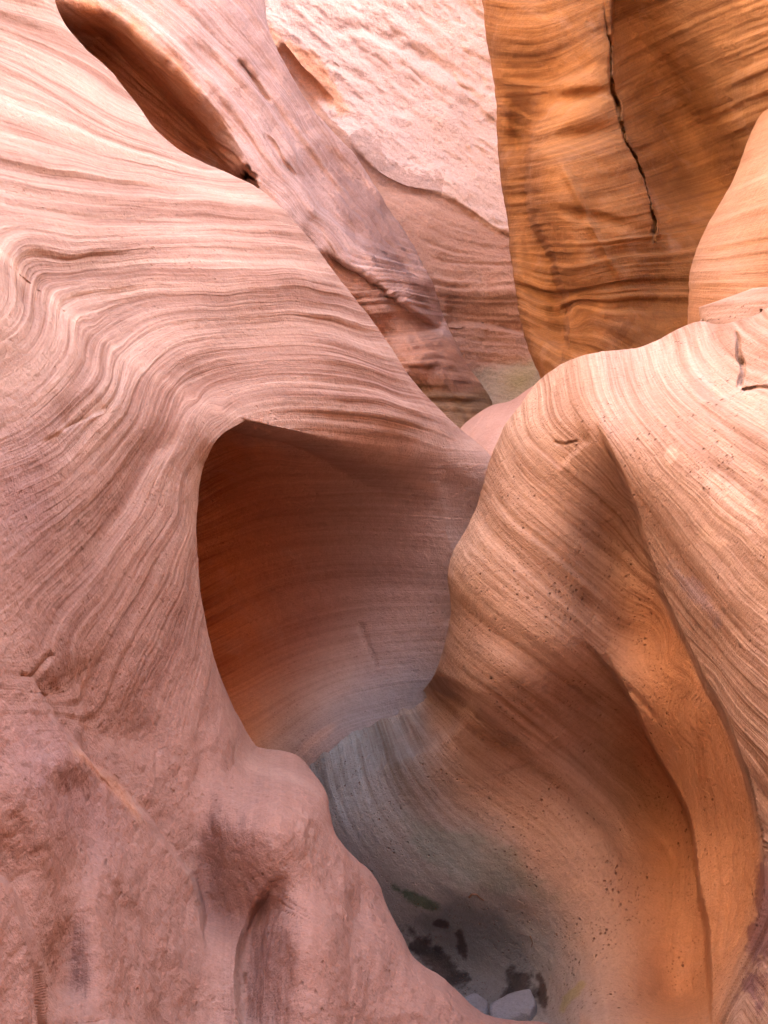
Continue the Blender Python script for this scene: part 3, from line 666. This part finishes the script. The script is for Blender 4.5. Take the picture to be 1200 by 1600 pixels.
# ------------------------------------------------------------------ BACK WALLS
SIL_K = [(330, -900), (370, -300), (400, -60), (412, 0), (420, 45), (440, 92), (462, 130), (490, 170), (520, 205), (552, 240), (575, 275), (598, 310), (625, 350), (648, 385), (662, 415), (678, 450), (692, 490), (703, 516), (716, 540), (735, 575), (752, 600), (768, 628), (800, 720)]
K_f = tps([(-300, -900, 5.6), (330, -900, 6.6), (412, 0, 6.4), (490, 170, 6.4), (598, 310, 6.5), (703, 516, 6.6), (768, 628, 6.5), (800, 720, 6.4), (-300, 0, 4.8), (0, -50, 5.2), (150, -30, 5.45), (330, 60, 5.8),
           (250, -10, 5.6), (400, 200, 5.75), (500, 300, 6.0), (450, 330, 5.6), (560, 420, 5.95), (600, 470, 5.95), (640, 480, 6.1), (600, 525, 6.05), (650, 530, 6.0), (640, 560, 5.8), (700, 570, 6.1), (700, 630, 6.05), (650, 620, 5.95), (740, 680, 6.0),
           (400, 320, 5.5), (300, 400, 5.4), (-300, 600, 4.6), (300, 800, 5.2), (700, 900, 5.6)], 3e-4)
def depth_K(x, y):
    c = K_f(x, y)
    # long scooped recess
    d, t = sdist(x, y, [(70, -10), (130, 8), (190, 25), (260, 90), (330, 160), (365, 205), (385, 250)])
    c = c + 0.75 * sm(d / 50) * np.exp(-np.maximum(d - 60, 0) / 200) * sm((430 - x) / 60)
    c = c + step_f(x, y, [(500, 385), (530, 402), (570, 425), (600, 448), (650, 485), (700, 516)], 0.12, 8, 60, 0.15, side=1)
    c = c + step_f(x, y, [(590, 530), (640, 524), (700, 515)], 0.10, 5, 20, 0.1, side=-1)
    c = c + step_f(x, y, [(440, 255), (480, 300), (530, 350), (600, 400), (655, 450)], 0.10, 8, 60, 0.2, side=-1)
    c = c + step_f(x, y, [(330, 60), (400, 150), (440, 200), (470, 260), (520, 320)], 0.07, 6, 40, 0.3, side=-1) + 0.05 * fbm(np.stack([(x * .6 + y * .8) / 120, (y * .6 - x * .8) / 16, 0 * x + 2], -1), 3) * sm((x - 250) / 100)
    c = c + line_f(x, y, [(368, 92), (385, 110), (405, 140), (425, 165)], 0.08, 4, 0.2, 3)
    c = c + line_f(x, y, [(412, 205), (440, 245), (470, 290)], 0.07, 4, 0.2, 3)
    c = c + blob_f(x, y, 388, 274, 12, 6, 20, 0.25, 2)
    c = c + wob(x, y, 45, 0.05) * sm((y - 480) / 60) + wob(x, y, 70, 0.05)
    return c
S_K = [(0, [(240, 0), (380, 130), (480, 260), (560, 350)]), (2, [(200, 30), (340, 160), (450, 310), (540, 400)]), (4, [(100, 20), (260, 160), (400, 290), (520, 410)]),
       (-3, [(330, 0), (440, 130), (520, 240), (600, 340)]), (-6, [(400, 0), (520, 210), (620, 350)]), (6, [(330, 250), (450, 350), (540, 450)]),
       (8, [(560, 470), (620, 468), (690, 480)]), (10, [(560, 495), (640, 492), (700, 505)]), (12, [(590, 525), (700, 515)]), (15, [(620, 580), (740, 590)]), (18, [(660, 640), (780, 650)])]
back_wall = sheet('rock_slab', [(-300, -900), (-300, 0), (-300, 900)], SIL_K, 300, 420, depth_K, tps(pts_of(S_K), 1e-3), M_back, ubrk=((0, 0), (0.1, 0.35), (1, 1)), vbrk=((0, 0), (0.08, 0.5), (1, 1)),
      rnd=[(SIL_K, 14, 0.03)], thick=1.3, ledge=0.014, rough_amp=0.03, varnish=lambda x, y: np.clip(0.12 + blob_f(x, y, 595, 365, 95, 42, 50, 1.0, 2) + 0.25 * sm((x - 360) / 60) * sm((340 - y) / 60), 0, 1),
      tint=patches([(lambda x, y, P: stain(230, 130, 190, 62, 47, z=2, a=0.25)(x, y, P) , (0.95, 0.68, 0.42)),
                    (lambda x, y, P: sm(sdist(x, y, [(440, 320), (500, 385), (530, 402), (570, 425), (600, 448), (650, 485), (700, 516)])[0] / 12 - 0.4), (0.88, 0.74, 0.62)),
                    (lambda x, y, P: line_f(x, y, [(480, 350), (530, 398), (600, 442), (650, 480), (702, 513)], 0.8, 8, 0.1), (1.25, 1.3, 1.32)),
                    (lambda x, y, P: sm((y - 520) / 20), (0.95, 0.9, 0.85)), (lambda x, y, P: sm((y - 585 + wob(x, y, 40, 25)) / 30), (0.72, 0.85, 0.72))]))
tag(back_wall, 'rose sandstone slab behind the left slope with a long scooped brown recess', 'rock')

SIL_F = [(250, -900), (250, 0), (300, 400), (400, 900)]
F_f = tps([(200, -900, 10.5), (1100, -900, 10.5), (410, 0, 8.6), (760, 0, 9.2), (600, 150, 8.7), (560, 250, 8.3), (600, 290, 8.25), (700, 320, 8.3), (800, 360, 8.4), (620, 330, 8.05), (700, 400, 8.0), (800, 420, 8.1), (700, 505, 7.85), (820, 520, 7.9),
           (720, 560, 7.8), (830, 560, 7.85), (770, 620, 7.7), (820, 600, 7.6), (800, 650, 7.2), (1100, 0, 9.2), (1100, 700, 7.5), (250, 900, 7)], 2e-4)
TR = [(545, 215), (575, 250), (600, 272), (640, 290), (690, 300), (735, 325), (770, 350), (810, 368), (900, 390)]
def depth_F(x, y):
    c = F_f(x, y)
    c = c + step_f(x, y, TR, 0.07, 8, 80, 0.1, side=1)
    c = c + step_f(x, y, [(690, 508), (740, 510), (790, 518), (850, 530)], 0.14, 6, 30, 0.1, side=-1)
    c = c + step_f(x, y, [(440, 60), (470, 100), (510, 140), (530, 160)], 0.14, 8, 50, 0.2, side=1)
    d, t = sdist(x, y, TR)
    up = sm((-d + 10) / 30)
    c = c + up * (0.075 * fbm(np.stack([(x * .77 + y * .64) / 150, (y * .77 - x * .64) / 45, 0 * x], -1), 5, 0.55) + 0.013 * fbm(np.stack([(x * .77 + y * .64) / 22, (y * .77 - x * .64) / 6, 0 * x + 4], -1), 2))
    c = c + line_f(x, y, [(510, 95), (520, 105), (530, 104)], 0.03, 4, 0.2)
    c = c + line_f(x, y, [(480, 30), (600, 60), (700, 120), (760, 180)], 0.05, 8, 0.2, 8)
    c = c - blob_f(x, y, 775, 625, 30, 30, 0, 0.1)
    return c
far_wall = sheet('cliff_face', [(1100, -900), (1100, 0), (1100, 900)], SIL_F, 300, 420, depth_F, lambda x, y: tps([(400, 0, 0), (800, 250, 0), (560, 260, 4), (800, 380, 4.5), (700, 440, 8), (820, 440, 8), (700, 508, 12), (820, 520, 12), (750, 600, 16)])(x, y), M_far,
      ubrk=((0, 0), (0.2, 0.36), (0.9, 0.8), (1, 1)), vbrk=((0, 0), (0.1, 0.5), (0.8, 0.86), (1, 1)), thick=1.5, ledge=0.02, rough_amp=0.05,
      amount=lambda x, y: 0.45 + 0.5 * sm((sdist(x, y, TR)[0]) / 20), varnish=lambda x, y: np.clip(0.36 + line_f(x, y, TR[:5], 0.6, 26, 0.0) - 0.4 * sm(sdist(x, y, TR)[0] / 15), 0, 1),
      tint=patches([(lambda x, y, P: sm((sdist(x, y, TR)[0] + wob(x, y, 25, 14) + wob(x, y, 8, 6, 3)) / 7), (0.66, 0.52, 0.43)), (lambda x, y, P: stain(480, 110, 90, 26, 48, z=1, a=.5)(x, y, P), (1.0, 0.72, 0.5)),
                    (lambda x, y, P: sm((y - 562 + (x - 800) * 0.15 + wob(x, y, 30, 14)) / 18), (0.85, 1.15, 1.15)), (lambda x, y, P: blob_f(x, y, 815, 590, 34, 20, -40, 0.8), (0.8, 0.85, 0.55))]))
tag(far_wall, 'pale pink weathered cliff face closing the canyon behind the orange wall', 'cliff')

# ------------------------------------------------------------------ STONES in the basin
def stone(pts, label, seed, loc_px, d, rot=0.0):
    rs = np.random.RandomState(seed)
    import bmesh
    bm = bmesh.new()
    for p in pts: bm.verts.new(tuple(c * 0.78 for c in p))
    bmesh.ops.convex_hull(bm, input=bm.verts)
    loose = [v for v in bm.verts if not v.link_faces]
    bmesh.ops.delete(bm, geom=loose, context='VERTS')
    bmesh.ops.dissolve_limit(bm, angle_limit=0.02, verts=bm.verts, edges=bm.edges)
    bmesh.ops.bevel(bm, geom=list(bm.edges) , offset=0.012, segments=3, profile=0.6, affect='EDGES', clamp_overlap=True)
    bmesh.ops.triangulate(bm, faces=bm.faces)
    bmesh.ops.subdivide_edges(bm, edges=bm.edges, cuts=3, use_grid_fill=True)
    co = np.array([v.co[:] for v in bm.verts])
    n = fbm(co * 14 + seed, 3) * 0.006
    bm.normal_update()
    for v, k in zip(bm.verts, n): v.co += v.normal * k
    me = bpy.data.meshes.new('stone'); bm.to_mesh(me); bm.free()
    for p in me.polygons: p.use_smooth = True
    for nm, v in (('layer', 0.0), ('layer_amount', 0.4), ('varnish', 0.0)):
        a = me.attributes.new(nm, 'FLOAT', 'POINT'); a.data.foreach_set('value', np.full(len(me.vertices), v, np.float32))
    a = me.attributes.new('tint', 'FLOAT_COLOR', 'POINT'); a.data.foreach_set('color', np.ones(len(me.vertices) * 4, np.float32))
    me.materials.append(M_stone)
    o = bpy.data.objects.new('stone', me); scene.collection.objects.link(o)
    o.location = to_world(np.float64(loc_px[0]), np.float64(loc_px[1]), d); o.rotation_euler = (0, 0, math.radians(rot))
    tag(o, label, 'stone', 'grey stones lying in the pothole')
    return o
stone([(-.10, -.06, -.04), (.09, -.07, -.04), (.10, .07, -.05), (-.09, .06, -.05), (-.09, -.05, .00), (.05, -.06, .07), (.09, -.02, .07), (.08, .06, .06), (.0, .06, .055), (-.1, .04, .0)],
      'larger pale grey angular stone with a flat sloping top, in the bottom of the pothole', 1, (803, 1580), 3.18, 5)
stone([(-.07, -.05, -.05), (.06, -.06, -.05), (.07, .05, -.05), (-.06, .05, -.04), (-.06, .0, .05), (-.02, .04, .06), (.07, -.04, .0), (.03, .05, .03), (-.05, -.04, .03)],
      'smaller dark grey stone against the rim, left of the larger one', 2, (744, 1578), 3.3, -25)

# ------------------------------------------------------------------ ground and unseen canyon sides, plus an added light-blocking wall behind the camera
M_sand = rock_material('canyon_sand', (0.60, 0.40, 0.30), (0.50, 0.32, 0.23), 1.0, 0.3, pits=0.0)
def grid_obj(name, X, Y, Z, mat):
    nv, nu = X.shape; P = np.stack([X, Y, Z], -1).reshape(-1, 3)
    I = np.arange(nv - 1)[:, None] * nu + np.arange(nu - 1)[None]
    q = np.stack([I, I + 1, I + nu + 1, I + nu], -1).reshape(-1, 4)
    me = bpy.data.meshes.new(name); me.from_pydata(P.tolist(), [], q.tolist()); me.update()
    for p in me.polygons: p.use_smooth = True
    a = me.attributes.new('layer', 'FLOAT', 'POINT'); a.data.foreach_set('value', (P[:, 2] * 3).astype(np.float32))
    a = me.attributes.new('layer_amount', 'FLOAT', 'POINT'); a.data.foreach_set('value', np.ones(len(P), np.float32))
    a = me.attributes.new('varnish', 'FLOAT', 'POINT'); a.data.foreach_set('value', np.zeros(len(P), np.float32))
    a = me.attributes.new('tint', 'FLOAT_COLOR', 'POINT'); a.data.foreach_set('color', np.ones(len(P) * 4, np.float32))
    me.materials.append(mat); o = bpy.data.objects.new(name, me); scene.collection.objects.link(o)
    tag(o, kind='structure'); return o
gx, gy = np.meshgrid(np.linspace(-60, 60, 121), np.linspace(-60, 60, 121))
grid_obj('ground', gx, gy, -0.6 + 0.15 * fbm(np.stack([gx * .5, gy * .5, gx * 0], -1), 3), M_sand)
def side_terrain(x0, s, top, y0, y1):  # unseen canyon sides; height and narrowing shaped for bounce and shade
    t, yy = np.meshgrid(np.linspace(0, 1, 60), np.linspace(y0, y1, 90))
    zz = -0.8 + t * (top + 0.8)
    n = fbm(np.stack([yy * .35, zz * .5, 0 * t + s * 5], -1), 4)
    near = 1 - sm((yy - 0.3) / 2.6)
    xx = (x0 - s * 1.75 * near) + s * (0.22 * np.maximum(zz - 1.0, 0) * (1 - 0.85 * near) + (0.7 - 0.35 * near) * n)
    return grid_obj('unseen_terrain', xx, yy, zz, M_bulge)
side_terrain(-3.2, -1, 17.0, -12, 14.0)
side_terrain(3.0, 1, 9.5, -12, 14.0)

def end_blocker(y0, x0, x1, top):  # unseen wall added behind the camera to darken rock facing it
    t, xx = np.meshgrid(np.linspace(0, 1, 50), np.linspace(x0, x1, 60))
    zz = -0.8 + t * (top + 0.8)
    yy = y0 - 0.3 * np.maximum(zz, 0) + 0.6 * fbm(np.stack([xx * .5, zz * .5, 0 * t + 9], -1), 4)
    return grid_obj('unseen_terrain', xx, yy, zz, M_bulge)
end_blocker(-1.6, -6, 6, 7.0)

# ------------------------------------------------------------------ small twig on the pothole wall
def twig(pts, rad):
    import bmesh
    bm = bmesh.new(); rings_ = []
    xs = np.array([p[0] for p in pts], float); ys = np.array([p[1] for p in pts], float)
    ctr = to_world(xs, ys, depth_R(xs, ys) - 0.006)
    for i, c in enumerate(ctr):
        d = Vector(ctr[min(i + 1, len(ctr) - 1)] - ctr[max(i - 1, 0)]).normalized(); a = d.orthogonal().normalized(); b = d.cross(a)
        rr = rad * (1 - 0.55 * i / (len(ctr) - 1))
        rings_.append([bm.verts.new(Vector(c) + a * rr * math.cos(k * math.pi / 3) + b * rr * math.sin(k * math.pi / 3)) for k in range(6)])
    for q, w in zip(rings_[:-1], rings_[1:]):
        for k in range(6): bm.faces.new((q[k], q[(k + 1) % 6], w[(k + 1) % 6], w[k]))
    bm.faces.new(rings_[0][::-1]); bm.faces.new(rings_[-1])
    me = bpy.data.meshes.new('twig'); bm.to_mesh(me); bm.free()
    m = bpy.data.materials.get('dry_twig')
    if not m:
        m = bpy.data.materials.new('dry_twig'); m.use_nodes = True
        n = m.node_tree.nodes.new('ShaderNodeTexNoise'); n.inputs['Scale'].default_value = 90
        cr = m.node_tree.nodes.new('ShaderNodeMix'); cr.data_type = 'RGBA'; cr.inputs[6].default_value = (0.10, 0.055, 0.03, 1); cr.inputs[7].default_value = (0.24, 0.14, 0.08, 1)
        m.node_tree.links.new(n.outputs[0], cr.inputs[0]); m.node_tree.links.new(cr.outputs[2], m.node_tree.nodes['Principled BSDF'].inputs['Base Color'])
    me.materials.append(m)
    o = bpy.data.objects.new('twig', me); scene.collection.objects.link(o); return o
tag(twig([(733, 1402), (738, 1397), (745, 1398), (750, 1403), (756, 1407)], 0.0045), 'small bent brown twig lying on the grey pothole wall above the dark stains', 'twig', 'twigs in the pothole')
tag(twig([(828, 1462), (831, 1468), (832, 1474), (830, 1480)], 0.003), 'thin dark upright twig lying on the pothole wall, farther right', 'twig', 'twigs in the pothole')
